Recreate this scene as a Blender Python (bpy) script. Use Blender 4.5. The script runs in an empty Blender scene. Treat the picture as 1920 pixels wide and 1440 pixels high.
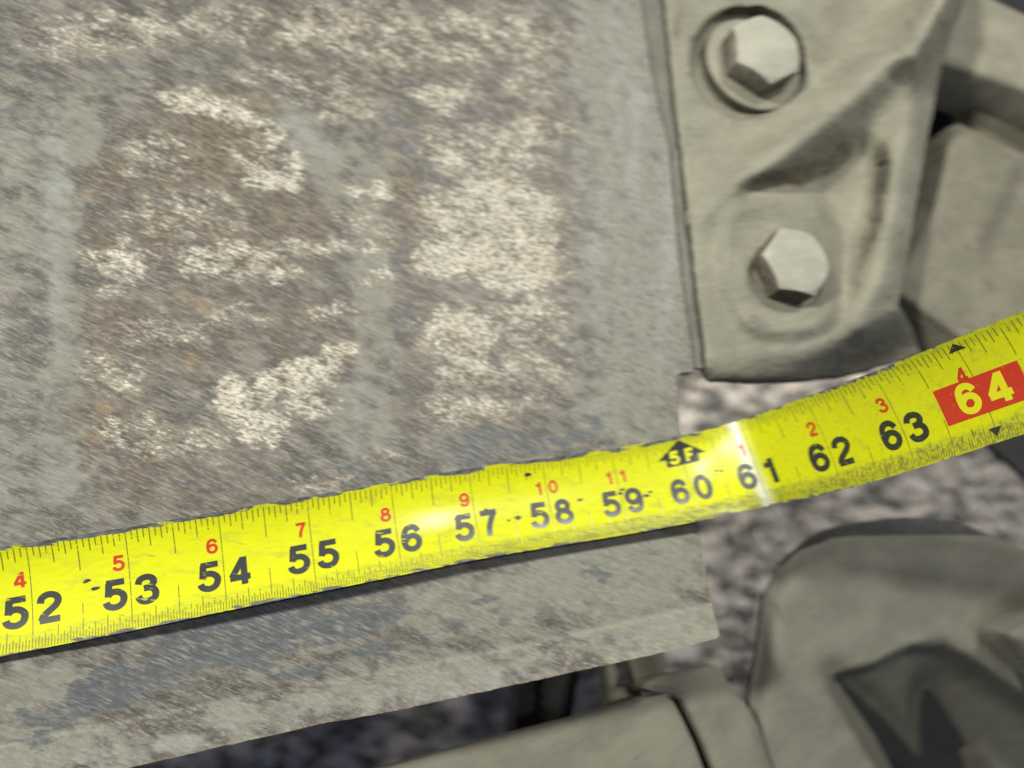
import bpy, bmesh, math, random
import numpy as np
from mathutils import Vector, Matrix
from mathutils.geometry import delaunay_2d_cdt

# ------------------------------------------------------------------ camera
# world frame: z = normal of the big steel plate, x = along the tape.  inches are turned into metres with S.
S = 0.0254
SC = bpy.context.scene
F = 1500.0
_n = np.array([.25, .25, .93]); _n /= np.linalg.norm(_n)
_u = np.array([.955, .128, 0.]); _u -= _n * (_u @ _n); _u /= np.linalg.norm(_u)
_v = np.cross(_n, _u)
RC = np.c_[_u, _v, _n]                    # world -> camera
TC = np.array([-1.37, -1.74, -9.55])
CAM = -RC.T @ TC

cd = bpy.data.cameras.new('camera')
cam = bpy.data.objects.new('camera', cd)
SC.collection.objects.link(cam)
cd.sensor_width = 36; cd.lens = 36 * F / 1920
cd.clip_start = 0.005; cd.clip_end = 50
M4 = Matrix.Identity(4)
for i in range(3):
    for j in range(3):
        M4[i][j] = RC.T[i][j]
    M4[i][3] = CAM[i] * S
cam.matrix_world = M4
cd.dof.use_dof = True
cd.dof.focus_distance = 8.6 * S
cd.dof.aperture_fstop = 8.2
cd.dof.aperture_ratio = .5
SC.camera = cam

w = bpy.data.worlds.new('World'); SC.world = w; w.use_nodes = True
bg = w.node_tree.nodes['Background']
bg.inputs['Color'].default_value = (0.52, 0.62, 1.0, 1); bg.inputs['Strength'].default_value = 0.115

def lamp(name, dcam, dist, size, power, col):
    d = np.array(dcam, float) / np.linalg.norm(dcam)
    p = (np.array([2., 0, 0]) + d * dist) * S
    l = bpy.data.lights.new(name, 'AREA'); l.shape = 'DISK'; l.size = size * S; l.energy = power; l.color = col
    o = bpy.data.objects.new(name, l); SC.collection.objects.link(o)
    o.location = p
    o.rotation_euler = Vector(tuple(d)).to_track_quat('Z', 'Y').to_euler()
    return o
lamp('area_lamp', (-1.0, .50, 1.), 85, 7, 43, (1, .985, .92))
lamp('area_lamp', (.38, .52, 1.), 85, 9, 23.5, (1, .985, .92))
lamp('area_lamp', (.20, .09, 1.), 85, 3.7, 6.2, (1, .99, .96))  # added small lamp that places the tape glare and lifts the gravel

SC.view_settings.view_transform = 'Standard'; SC.view_settings.look = 'None'
SC.view_settings.exposure = 0; SC.view_settings.gamma = 1

# ------------------------------------------------------------------ helpers
PZ = -0.145       # surface of the steel plate (inches)
def bp(x, y, z):
    """pixel(s) of the photo -> point(s) in inches on the plane at height z"""
    x = np.asarray(x, float); y = np.asarray(y, float); z = np.asarray(z, float)
    x, y, z = np.broadcast_arrays(x, y, z)
    d = np.stack([(x - 960) / F, (720 - y) / F, -np.ones_like(x)], -1) @ RC
    return CAM + d * ((z - CAM[2]) / d[..., 2])[..., None]
def ss(a, b, x):
    t = np.clip((x - a) / (b - a), 0, 1); return t * t * (3 - 2 * t)
def seg_d(px, py, pl):
    """distance to a polyline and position along it 0..1"""
    best = np.full(np.shape(px), 1e9); par = np.zeros(np.shape(px))
    n = len(pl) - 1
    for i in range(n):
        ax, ay = pl[i]; bx, by = pl[i + 1]
        L = (bx - ax) ** 2 + (by - ay) ** 2
        t = np.clip(((px - ax) * (bx - ax) + (py - ay) * (by - ay)) / L, 0, 1)
        d = np.hypot(px - ax - t * (bx - ax), py - ay - t * (by - ay))
        m = d < best
        best = np.where(m, d, best); par = np.where(m, (i + t) / n, par)
    return best, par
def inside(px, py, pl):
    r = np.zeros(np.shape(px), bool); n = len(pl)
    for i in range(n):
        x1, y1 = pl[i]; x2, y2 = pl[(i + 1) % n]
        if y1 == y2: continue
        c = ((y1 > py) != (y2 > py)) & (px < (x2 - x1) * (py - y1) / (y2 - y1) + x1)
        r ^= c
    return r
def sdf(px, py, pl):
    d, _ = seg_d(px, py, pl + [pl[0]])
    return np.where(inside(px, py, pl), -d, d)
RNG = np.random.default_rng(7)
def vnoise(x, y, seed=0):
    r = np.random.default_rng(seed); g = r.random((64, 64))
    xi = np.floor(x).astype(int); yi = np.floor(y).astype(int); fx = x - xi; fy = y - yi
    fx = fx * fx * (3 - 2 * fx); fy = fy * fy * (3 - 2 * fy)
    a = g[xi % 64, yi % 64]; b = g[(xi + 1) % 64, yi % 64]; c = g[xi % 64, (yi + 1) % 64]; d = g[(xi + 1) % 64, (yi + 1) % 64]
    return (a * (1 - fx) + b * fx) * (1 - fy) + (c * (1 - fx) + d * fx) * fy
def fbm(x, y, seed=0, o=4):
    s = 0; a = .5
    for k in range(o):
        s = s + a * vnoise(x * 2 ** k, y * 2 ** k, seed + k); a *= .5
    return s

def tag(o, label=None, cat=None, group=None, kind=None):
    if label: o['label'] = label
    if cat: o['category'] = cat
    if group: o['group'] = group
    if kind: o['kind'] = kind
    return o
def empty(name, loc=(0, 0, 0), **k):
    o = bpy.data.objects.new(name, None); SC.collection.objects.link(o)
    o.location = [c * S for c in loc]; o.empty_display_size = .01
    return tag(o, **k)
def mesh(name, verts, faces, mat, parent=None, smooth=True, sharp=35):
    """verts in inches, world frame; parent only translated"""
    v = np.asarray(verts, float) * S
    off = np.array(parent.location) if parent else np.zeros(3)
    if parent and parent.parent: off = off + np.array(parent.parent.location)
    if parent is not None and parent.type == 'MESH': off = np.array(parent['_o']) if '_o' in parent else off
    me = bpy.data.meshes.new(name)
    me.from_pydata([tuple(p) for p in (v - off)], [], faces); me.update()
    if smooth:
        me.polygons.foreach_set('use_smooth', [True] * len(me.polygons))
        try: me.set_sharp_from_angle(angle=math.radians(sharp))
        except Exception: pass
    me.materials.append(mat)
    o = bpy.data.objects.new(name, me); SC.collection.objects.link(o)
    if parent: o.parent = parent
    return o
def densify(pl, step):
    out = []
    n = len(pl)
    for i in range(n):
        a = np.array(pl[i], float); b = np.array(pl[(i + 1) % n], float)
        k = max(1, int(np.hypot(*(b - a)) / step))
        for j in range(k): out.append(a + (b - a) * j / k)
    return np.array(out)
def smooth_poly(pl, it=2):
    p = np.array(pl, float)
    for _ in range(it):
        q = np.roll(p, -1, 0)
        p = np.stack([p * .75 + q * .25, p * .25 + q * .75], 1).reshape(-1, 2)
    return [tuple(a) for a in p]
def relief(name, poly, hfun, mat, parent=None, step=8, thick=.3, attrs=None, wob=0, sharp=50):
    """solid cast / pressed part: outline in photo pixels, height hfun(px,py) in inches, closed below"""
    bd = densify(poly, step)
    if wob:
        bd = bd + wob * np.c_[fbm(bd[:, 0] / 14, bd[:, 1] / 14, 3) - .5, fbm(bd[:, 0] / 14, bd[:, 1] / 14, 9) - .5]
    x0, y0 = bd.min(0); x1, y1 = bd.max(0)
    gx, gy = np.meshgrid(np.arange(x0 + step / 2, x1, step), np.arange(y0 + step / 2, y1, step))
    gx[1::2] += step / 2
    gx = gx.ravel(); gy = gy.ravel()
    pl = [tuple(p) for p in bd]
    keep = sdf(gx, gy, pl) < -step * .55
    pts = np.r_[bd, np.c_[gx[keep], gy[keep]]]
    nb = len(bd)
    vo, eo, fo, *_ = delaunay_2d_cdt([Vector(p) for p in pts.tolist()], [(i, (i + 1) % nb) for i in range(nb)], [], 1, 1e-5)
    P = np.array([tuple(p) for p in vo])
    z = hfun(P[:, 0], P[:, 1])
    V = bp(P[:, 0], P[:, 1], z)
    faces = []
    for f in fo:
        a, b, c = [V[i] for i in f[:3]]
        faces.append(tuple(f) if np.cross(b - a, c - a)[2] > 0 else tuple(f[::-1]))
    # side walls and underside rim
    cnt = {}
    for f in faces:
        for i in range(len(f)):
            e = (f[i], f[(i + 1) % len(f)]); cnt[e] = 1
    rim = [e for e in cnt if (e[1], e[0]) not in cnt]
    ids = sorted({i for e in rim for i in e}); mp = {k: len(V) + j for j, k in enumerate(ids)}
    low = V[ids].copy(); low[:, 2] -= thick
    Vall = np.r_[V, low]
    # underside: same triangles, reversed, dropped
    base = len(Vall)
    und = V.copy(); und[:, 2] -= thick
    Vall = np.r_[Vall, und]
    wf = [(e[1], e[0], mp[e[0]], mp[e[1]]) for e in rim]
    uf = [tuple(base + i for i in f[::-1]) for f in faces]
    o = mesh(name, Vall, faces + wf + uf, mat, parent, sharp=sharp)
    if attrs:
        X = np.r_[P, P[ids], P]
        for k, fn in attrs.items():
            a = o.data.attributes.new(k, 'FLOAT', 'POINT')
            a.data.foreach_set('value', np.clip(fn(X[:, 0], X[:, 1]), 0, 1).astype(np.float32))
    return o

# ------------------------------------------------------------------ materials
class NT:
    def __init__(s, name):
        s.m = bpy.data.materials.new(name); s.m.use_nodes = True
        s.t = s.m.node_tree; s.b = s.t.nodes['Principled BSDF']
    def n(s, ty, **k):
        nd = s.t.nodes.new(ty)
        for a, b in k.items():
            setattr(nd, a, b)
        return nd
    def l(s, a, b): s.t.links.new(a, b)
    def coord(s, ang=0, sc=(1, 1, 1)):
        tc = s.n('ShaderNodeTexCoord')
        g = s.n('ShaderNodeNewGeometry')
        m0 = s.n('ShaderNodeMapping'); m0.inputs['Scale'].default_value = (1 / S,) * 3
        m1 = s.n('ShaderNodeMapping'); m1.inputs['Rotation'].default_value = (0, 0, math.radians(ang))
        m2 = s.n('ShaderNodeMapping'); m2.inputs['Scale'].default_value = sc
        s.l(g.outputs['Position'], m0.inputs['Vector']); s.l(m0.outputs[0], m1.inputs['Vector']); s.l(m1.outputs[0], m2.inputs['Vector'])
        return m2.outputs[0]
    def noise(s, vec, scale, detail=4, rough=.6, dist=0):
        nd = s.n('ShaderNodeTexNoise'); nd.inputs['Scale'].default_value = scale; nd.inputs['Detail'].default_value = detail
        nd.inputs['Roughness'].default_value = rough; nd.inputs['Distortion'].default_value = dist
        s.l(vec, nd.inputs['Vector']); return nd.outputs['Fac']
    def ramp(s, fac, stops):
        r = s.n('ShaderNodeValToRGB'); e = r.color_ramp.elements
        while len(e) < len(stops): e.new(.5)
        for i, (p, c) in enumerate(stops):
            e[i].position = p; e[i].color = (*c, 1) if len(c) == 3 else c
        s.l(fac, r.inputs[0]); return r.outputs[0]
    def attr(s, nm):
        a = s.n('ShaderNodeAttribute'); a.attribute_name = nm; return a.outputs['Fac']
    def math(s, op, a, b=None, c=None, clamp=False):
        m = s.n('ShaderNodeMath'); m.operation = op; m.use_clamp = clamp
        for i, q in enumerate((a, b, c)):
            if q is None: continue
            if isinstance(q, (int, float)): m.inputs[i].default_value = q
            else: s.l(q, m.inputs[i])
        return m.outputs[0]
    def step(s, x, lo, hi):
        m = s.n('ShaderNodeMapRange'); m.interpolation_type = 'SMOOTHSTEP'
        s.l(x, m.inputs[0]); m.inputs[1].default_value = lo; m.inputs[2].default_value = hi
        return m.outputs[0]
    def mix(s, f, a, b):
        m = s.n('ShaderNodeMix'); m.data_type = 'RGBA'
        for q, k in ((f, 0), (a, 6), (b, 7)):
            if isinstance(q, (int, float)): m.inputs[k].default_value = q
            elif isinstance(q, tuple): m.inputs[k].default_value = (*q, 1)
            else: s.l(q, m.inputs[k])
        return m.outputs[2]
    def bump(s, h, strength=.3, dist=.01):
        b = s.n('ShaderNodeBump'); b.inputs['Strength'].default_value = strength; b.inputs['Distance'].default_value = dist * S
        s.l(h, b.inputs['Height']); s.l(b.outputs[0], s.b.inputs['Normal'])
    def out(s, col, rough=.6, metal=0., spec=.5):
        if isinstance(col, tuple): s.b.inputs['Base Color'].default_value = (*col, 1)
        else: s.l(col, s.b.inputs['Base Color'])
        if isinstance(rough, (int, float)): s.b.inputs['Roughness'].default_value = rough
        else: s.l(rough, s.b.inputs['Roughness'])
        s.b.inputs['Metallic'].default_value = metal
        s.b.inputs['Specular IOR Level'].default_value = spec
        return s.m

def dusty(name, base, ang=-6, rust=.0, dark=.5, contrast=1., bump=.35, spk=1., side=None, dirt=False):
    t = NT(name)
    fine = t.coord(ang, (4.5, 16, 10)); big = t.coord(ang, (1, 1.4, 1.2))
    n1 = t.noise(fine, 1.0, 4, .6); n2 = t.noise(big, 1.1, 5, .6); n3 = t.noise(big, 3.4, 4, .65, .5)
    b = np.array(base)
    col = t.mix(t.step(n2, .38, .66), tuple(b * .87), tuple(np.minimum(b * 1.10, 1)))
    col = t.mix(t.math('MULTIPLY', t.step(n1, .45, .75), .22 * spk), col, tuple(b * 1.35))
    col = t.mix(t.math('MULTIPLY', t.step(n1, .44, .25), .35 * dark), col, tuple(b * .5))
    spots = t.step(t.noise(t.coord(ang, (3, 9, 6)), .9, 3, .55), .66, .74)
    col = t.mix(t.math('MULTIPLY', spots, .5 * dark), col, tuple(b * .38))
    if rust:
        m = t.math('MULTIPLY', t.step(n3, .54, .72), rust)
        col = t.mix(m, col, (.16, .095, .045))
    if dirt:
        m = t.step(t.math('ADD', t.attr('dirt'), t.math('MULTIPLY', t.math('SUBTRACT', n3, .5), 1.3)), .25, 1.0)
        dc = t.mix(t.step(n1, .42, .64), (.085, .072, .050), (.21, .175, .12))
        dc = t.mix(t.math('MULTIPLY', t.step(n2, .50, .66), .45), dc, (.25, .15, .08))
        col = t.mix(t.math('MULTIPLY', m, .75), col, dc)
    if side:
        # faces that look up keep the base colour, upright faces take the darker side colour
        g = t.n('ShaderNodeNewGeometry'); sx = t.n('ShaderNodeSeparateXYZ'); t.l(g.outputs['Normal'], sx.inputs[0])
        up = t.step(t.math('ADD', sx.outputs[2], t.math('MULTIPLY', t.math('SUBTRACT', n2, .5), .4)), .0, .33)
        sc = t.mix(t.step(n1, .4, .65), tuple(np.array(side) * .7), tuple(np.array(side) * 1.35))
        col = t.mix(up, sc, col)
    t.bump(t.math('ADD', n1, t.math('MULTIPLY', n3, .6)), bump, .02)
    return t.out(col, .72, 0., .35)

DUST = (.290, .278, .208)
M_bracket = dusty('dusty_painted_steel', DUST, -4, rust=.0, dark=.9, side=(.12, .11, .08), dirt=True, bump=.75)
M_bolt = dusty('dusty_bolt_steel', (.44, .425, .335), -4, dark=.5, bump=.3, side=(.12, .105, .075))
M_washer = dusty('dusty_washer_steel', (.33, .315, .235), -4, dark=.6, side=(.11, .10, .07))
M_seam = dusty('grimy_seam_steel', (.20, .195, .155), -4, dark=.8)
M_cast = dusty('dusty_cast_iron', (.178, .172, .132), -18, dark=.5, bump=.3, rust=.12)
M_web = dusty('brown_web_steel', (.15, .14, .095), -6, dark=.4)
M_beam = dusty('dusty_arm_steel', (.205, .195, .145), -22, dark=.5, bump=.25)
M_block = dusty('dusty_block_steel', (.30, .285, .21), -6, rust=.12, dark=.6)
M_side = dusty('dusty_side_casting', (.225, .212, .155), -6, rust=.6, dark=.6, dirt=True)
def plain(name, col, rough=.6, metal=0.):
    t = NT(name)
    n = t.noise(t.coord(0, (1, 1, 1)), 6, 4)
    c = t.mix(t.step(n, .35, .7), tuple(np.array(col) * .7), tuple(np.array(col) * 1.3))
    t.bump(n, .2, .02)
    return t.out(c, rough, metal)
M_black = plain('black_steel_and_backing', (.018, .018, .018), .7)  # near-black; on the backing sheets it stands in for deep shade
M_rim_shade = plain('dark_rim_shade', (.045, .046, .042), .75)

# steel plate: attributes say where the flaking paint, rust film and dust bands are
def plate_material():
    t = NT('weathered_steel')
    ang = 25
    fine = t.coord(ang, (6.5, 17, 12))
    mid = t.coord(ang, (1.7, 3.6, 3))
    big = t.coord(0, (1, 1, 1))
    n1 = t.noise(fine, 1.15, 6, .74, .25); n1b = t.noise(fine, 2.6, 3, .6); n2 = t.noise(mid, 1.6, 5, .65, .4); n3 = t.noise(big, 1.3, 5, .6, .3)
    # bare brown-grey steel
    col = t.mix(t.step(n2, .36, .64), (.078, .068, .055), (.215, .200, .158))
    col = t.mix(t.math('MULTIPLY', t.step(n1b, .5, .72), .4), col, (.37, .345, .29))
    col = t.mix(t.math('MULTIPLY', t.step(n1, .45, .28), .6), col, (.075, .068, .062))
    # rust film
    rm = t.math('MULTIPLY', t.attr('rust'), t.step(n3, .30, .56))
    rcol = t.mix(t.step(n1, .38, .62), (.066, .050, .034), (.215, .165, .10))
    col = t.mix(t.math('MULTIPLY', rm, .92), col, rcol)
    orange = t.math('MULTIPLY', t.math('MULTIPLY', t.attr('rust'), t.step(n2, .54, .68)), .6)
    col = t.mix(orange, col, (.33, .225, .10))
    # greenish dust
    du = t.step(t.math('ADD', t.attr('dust'), t.math('MULTIPLY', t.math('SUBTRACT', n2, .5), 1.7)), .25, .95)
    dcol = t.mix(t.step(n1, .35, .7), (.20, .198, .148), (.32, .315, .24))
    dcol = t.mix(t.math('MULTIPLY', t.step(n3, .42, .66), .5), dcol, (.26, .255, .215))
    col = t.mix(t.math('MULTIPLY', du, .78), col, dcol)
    bl = t.math('MULTIPLY', t.attr('haze'), t.step(n2, .2, .7))
    col = t.mix(t.math('MULTIPLY', bl, .62), col, (.35, .37, .35))
    # worn dark blue-grey areas
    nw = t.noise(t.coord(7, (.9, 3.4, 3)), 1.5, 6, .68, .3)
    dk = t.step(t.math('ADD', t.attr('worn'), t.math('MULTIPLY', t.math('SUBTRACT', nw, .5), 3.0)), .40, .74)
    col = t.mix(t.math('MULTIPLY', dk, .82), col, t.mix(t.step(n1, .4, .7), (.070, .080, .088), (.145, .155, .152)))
    # small dark pits
    pit = t.math('MULTIPLY', t.step(n1, .47, .36), t.attr('pits'))
    col = t.mix(t.math('MULTIPLY', pit, .8), col, (.09, .085, .065))
    # flaking cream paint
    nf = t.noise(fine, 1.9, 5, .72, .2)
    c0 = t.math('ADD', t.math('MULTIPLY', t.math('POWER', t.attr('flake'), 1.35), 1.12), t.math('ADD', t.math('MULTIPLY', t.math('SUBTRACT', n1, .5), 2.2), t.math('MULTIPLY', t.math('SUBTRACT', nf, .5), 3.4)))
    c0 = t.math('ADD', c0, t.math('MULTIPLY', t.math('SUBTRACT', n2, .5), 2.4))
    cm = t.math('MULTIPLY', t.step(c0, .44, .86), t.step(t.attr('flake'), .03, .15))
    tan = t.math('MULTIPLY', t.step(c0, .12, .55), t.step(t.attr('flake'), .03, .2))
    col = t.mix(t.math('MULTIPLY', tan, .38), col, (.33, .29, .21))
    ccol = t.mix(t.step(n1b, .35, .68), (.50, .455, .355), (.90, .84, .68))
    tan = t.math('MULTIPLY', t.step(c0, .12, .55), t.step(t.attr('flake'), .03, .2))
    col = t.mix(t.math('MULTIPLY', tan, .38), col, (.33, .29, .21))
    ccol = t.mix(t.math('MULTIPLY', t.step(n3, .5, .7), .35), ccol, (.62, .47, .28))
    col = t.mix(t.math('MULTIPLY', cm, .92), col, ccol)
    sp = t.math('MULTIPLY', t.step(t.noise(fine, 1.7, 4, .62), .50, .40), cm)
    col = t.mix(t.math('MULTIPLY', sp, .75), col, (.12, .11, .09))
    # fine scour marks all over the steel
    ns = t.noise(t.coord(30, (3.2, 24, 14)), 1.5, 4, .62)
    amt = t.math('SUBTRACT', 1.0, t.math('MULTIPLY', t.attr('dust'), .6), clamp=True)
    col = t.mix(t.math('MULTIPLY', t.math('MULTIPLY', t.step(ns, .50, .68), .42), amt), col, (.47, .445, .37))
    col = t.mix(t.math('MULTIPLY', t.math('MULTIPLY', t.step(ns, .48, .32), .50), amt), col, (.075, .070, .062))
    h = t.math('ADD', t.math('MULTIPLY', cm, .8), n1)
    t.bump(h, .35, .012)
    rough = t.math('ADD', .5, t.math('MULTIPLY', cm, .25))
    return t.out(col, rough, 0., .5)
M_plate = plate_material()

def blobs(lst, seed=1, amp=.5, sc=1 / 38.):
    def f(x, y):
        # warp coordinates so that patches have torn outlines
        wx = x + 60 * (fbm(x * sc + 3, y * sc, seed) - .47); wy = y + 60 * (fbm(x * sc, y * sc + 9, seed + 5) - .47)
        r = np.zeros_like(x)
        for b in lst:
            cx, cy, rx, ry, a = b[:5]; an = math.radians(b[5]) if len(b) > 5 else 0
            dx = wx - cx; dy = wy - cy
            u = (dx * math.cos(an) + dy * math.sin(an)) / rx; v = (-dx * math.sin(an) + dy * math.cos(an)) / ry
            q = np.hypot(u, v)
            r = np.maximum(r, a * (1 - ss(.55, 1.25, q)))
        n = fbm(x * sc * 1.6, y * sc * 1.6, seed + 9, 4)
        return r * (1 - amp + amp * 2 * n)
    return f
flake_l = [(915, 290, 130, 75, .62), (830, 180, 75, 45, .58), (1000, 150, 60, 60, .42), (920, 400, 150, 80, .78), (850, 480, 85, 55, 1.0), (980, 500, 100, 60, .85),
           (860, 620, 90, 55, .75), (980, 600, 100, 60, .55), (900, 690, 100, 40, .7), (880, 760, 110, 40, .55), (1000, 700, 90, 60, .4),
           (440, 745, 48, 50, .95), (560, 710, 95, 38, .95, -12), (590, 770, 60, 22, .7), (490, 800, 50, 45, .9), (640, 660, 40, 18, .6),
           (500, 335, 45, 26, .85), (555, 325, 30, 45, .8), (460, 290, 60, 22, .5, 25), (700, 362, 62, 20, .85, 8), (370, 190, 110, 34, .75, 10), (430, 215, 80, 30, .8, 20), (510, 262, 34, 30, .85),
           (640, 455, 80, 24, .62), (560, 470, 60, 22, .6), (235, 490, 85, 42, .62), (420, 490, 110, 40, .72), (520, 515, 40, 22, .85), (700, 520, 60, 14, .5), (230, 530, 60, 20, .55),
           (200, 60, 170, 50, .40), (430, 50, 120, 40, .36), (660, 60, 160, 60, .50), (900, 70, 190, 60, .50), (560, 160, 120, 30, .4, 15), (1010, 240, 60, 40, .60), (650, 190, 60, 50, .42), (700, 110, 90, 40, .45),
           (210, 700, 70, 40, .42), (250, 820, 70, 50, .40), (380, 830, 60, 30, .4), (620, 590, 50, 20, .5), (730, 860, 60, 18, .45), (600, 900, 90, 14, .45), (300, 620, 120, 30, .36), (450, 590, 80, 25, .38), (340, 400, 120, 50, .36), (300, 300, 80, 50, .4), (680, 430, 70, 60, .3)]
rust_l = [(755, 330, 28, 170, .9), (790, 560, 26, 160, .6), (880, 222, 150, 16, .9), (330, 560, 220, 22, .6), (250, 345, 120, 20, .7), (400, 270, 150, 110, .95), (250, 400, 120, 120, .9), (480, 430, 170, 110, .85), (300, 620, 170, 110, .8), (220, 830, 110, 120, .8), (400, 900, 180, 60, .5),
          (600, 640, 110, 90, .6), (180, 650, 70, 120, .6), (760, 470, 50, 130, .6), (1050, 250, 50, 250, .55), (740, 90, 240, 90, .45), (560, 60, 180, 60, .35), (880, 770, 160, 60, .4), (960, 120, 120, 90, .4)]
dust_l = [(40, 330, 110, 230, .62), (150, 240, 50, 110, .85, 15), (115, 430, 38, 150, .9), (130, 600, 35, 130, .75), (110, 820, 60, 200, .75), (40, 900, 60, 200, .4), (240, 150, 90, 40, .5, -35),
          (570, 250, 45, 70, .95, -25), (620, 330, 45, 90, .9, -20), (690, 480, 42, 120, .85, -8), (700, 620, 38, 120, .85), (680, 790, 60, 110, .8), (700, 300, 50, 60, .6), (480, 60, 60, 40, .3),
          (1190, 60, 130, 260, .9), (1210, 320, 130, 300, 1.), (1210, 560, 130, 240, 1.), (1200, 740, 120, 140, .85), (1110, 600, 50, 300, .6), (1080, 820, 120, 70, .4),
          (950, 1200, 900, 50, .5, -8), (1150, 1060, 260, 90, 1.), (900, 1130, 200, 60, .9, -8), (1250, 1180, 200, 80, 1.), (40, 1400, 200, 70, 1., -8), (60, 1290, 130, 50, 1., -8), (250, 1400, 260, 28, .7, -10), (560, 1320, 260, 30, .75, -10), (800, 1275, 260, 34, .9, -9), (500, 1390, 300, 22, .6, -10)]
haze_l = [(105, 380, 26, 220, .65), (560, 245, 34, 42, .75), (600, 280, 24, 40, .5), (1078, 90, 12, 110, .7), (1085, 250, 12, 200, .5), (1120, 780, 60, 40, .2), (670, 780, 20, 110, .45), (1195, 260, 12, 150, .9), (1258, 470, 16, 180, .85), (1150, 120, 10, 160, .6), (1230, 620, 10, 120, .7), (1120, 500, 9, 160, .5), (120, 620, 22, 80, .4), (150, 900, 40, 60, .3), (900, 1290, 160, 22, .6, -9), (620, 1335, 160, 24, .5, -10), (320, 1400, 180, 24, .4, -12)]
worn_l = [(120, 130, 200, 26, .35, -4), (380, 140, 160, 26, .4), (30, 240, 60, 60, .3), (760, 250, 45, 110, .45), (900, 222, 130, 18, .55), (760, 560, 34, 130, .45), (500, 880, 420, 40, .42, -6), (960, 830, 220, 50, .6, -6), (1130, 650, 30, 120, .25),
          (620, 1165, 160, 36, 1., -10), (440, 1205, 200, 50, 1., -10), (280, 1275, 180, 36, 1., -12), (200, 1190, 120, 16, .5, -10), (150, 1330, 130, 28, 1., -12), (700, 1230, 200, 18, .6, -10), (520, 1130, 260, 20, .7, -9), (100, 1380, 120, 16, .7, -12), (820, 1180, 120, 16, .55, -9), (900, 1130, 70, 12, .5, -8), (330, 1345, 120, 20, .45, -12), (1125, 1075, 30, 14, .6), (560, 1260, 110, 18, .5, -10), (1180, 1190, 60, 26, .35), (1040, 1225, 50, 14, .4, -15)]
pits_l = [(1245, 350, 40, 120, 1), (1150, 450, 100, 140, .9), (1180, 620, 110, 140, 1.), (1100, 390, 50, 60, .9), (1290, 600, 30, 160, .8), (1235, 150, 25, 200, .5)]

# ------------------------------------------------------------------ ground
def ground_material():
    t = NT('gravel_bed'); c = t.coord(0, (1, 1, 1))
    n = t.noise(c, 2.2, 5, .6)
    col = t.ramp(n, [(.3, (.22, .21, .18)), (.5, (.30, .29, .25)), (.7, (.42, .39, .34))])
    t.bump(n, .6, .2)
    return t.out(col, .9)
GZ = -22.
g = mesh('ground', [(-400, -400, GZ), (400, -400, GZ), (400, 400, GZ), (-400, 400, GZ)], [(0, 1, 2, 3)], ground_material(), smooth=False)
tag(g, 'grey ground under the loose gravel', 'ground', kind='structure')

def gravel():
    bm = bmesh.new(); bmesh.ops.create_icosphere(bm, subdivisions=1, radius=1)
    bv = np.array([v.co[:] for v in bm.verts]); bf = np.array([[v.index for v in f.verts] for f in bm.faces]); bm.free()
    rng = np.random.default_rng(3)
    N = 46000
    cx = rng.uniform(-22, 50, N); cy = rng.uniform(-27, 25, N)
    r = rng.uniform(.14, .38, N) * rng.choice([1, 1.0, 1.35], N)
    A = rng.normal(size=(N, 3, 3)); Q, _ = np.linalg.qr(A)
    sc = rng.uniform(.6, 1.2, (N, 1, 3)) * r[:, None, None]
    V = (bv[None] * rng.uniform(.8, 1.2, (N, len(bv), 1)) * sc) @ Q
    V[..., 2] *= .65
    V += np.stack([cx, cy, GZ + r * .25 + rng.uniform(0, .16, N)], -1)[:, None]
    nv = len(bv)
    Fc = (bf[None] + (np.arange(N) * nv)[:, None, None]).reshape(-1, 3)
    V = V.reshape(-1, 3) * S
    me = bpy.data.meshes.new('gravel')
    me.vertices.add(len(V)); me.vertices.foreach_set('co', V.ravel().astype(np.float32))
    me.loops.add(len(Fc) * 3); me.loops.foreach_set('vertex_index', Fc.ravel().astype(np.int32))
    me.polygons.add(len(Fc)); me.polygons.foreach_set('loop_start', (np.arange(len(Fc)) * 3).astype(np.int32))
    me.polygons.foreach_set('use_smooth', [True] * len(Fc))
    me.update(calc_edges=True)
    a = me.attributes.new('tone', 'FLOAT', 'POINT'); a.data.foreach_set('value', np.repeat(rng.random(N), nv).astype(np.float32))
    t = NT('gravel_stone'); tn = t.attr('tone')
    col = t.ramp(tn, [(0, (.13, .125, .11)), (.3, (.34, .32, .28)), (.55, (.66, .61, .53)), (.8, (.88, .77, .63)), (1, (.92, .88, .78))])
    t.bump(t.noise(t.coord(), 14, 3), .3, .03)
    me.materials.append(t.out(col, .8))
    o = bpy.data.objects.new('gravel', me); SC.collection.objects.link(o)
    tag(o, 'loose mixed grey and pinkish gravel far below the steel parts', 'gravel', kind='stuff')
gravel()

# ------------------------------------------------------------------ big plate
P_plate = [(-1000, -230), (1180, -230), (1193, -60), (1201, 0), (1220, 130), (1240, 225), (1254, 280), (1264, 400), (1274, 500), (1288, 600), (1296, 650), (1301, 697), (1274, 699), (1267, 708),
           (1271, 760), (1278, 810), (1310, 990), (1338, 1150), (1350, 1190), (1345, 1197), (1250, 1222), (970, 1283), (740, 1333), (600, 1358), (231, 1442), (-200, 1545), (-1000, 1723)]
fold = [(-7000, 2960), (-1000, 1578), (0, 1400), (462, 1306), (740, 1256), (970, 1213), (1178, 1166), (1345, 1128)]
def h_plate(x, y):
    d, _ = seg_d(x, y, fold)
    fy = np.interp(x, [p[0] for p in fold], [p[1] for p in fold])
    below = y > fy
    z = PZ + np.where(below, np.minimum(d, 130) * .0030, 0) + np.where(~below, 0, 0)
    z = z - .012 * np.exp(-(d / 7.) ** 2)
    z = z + .008 * (fbm(x / 90, y / 90, 2) - .5)
    return z
c0 = bp(700, 500, PZ)
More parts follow.
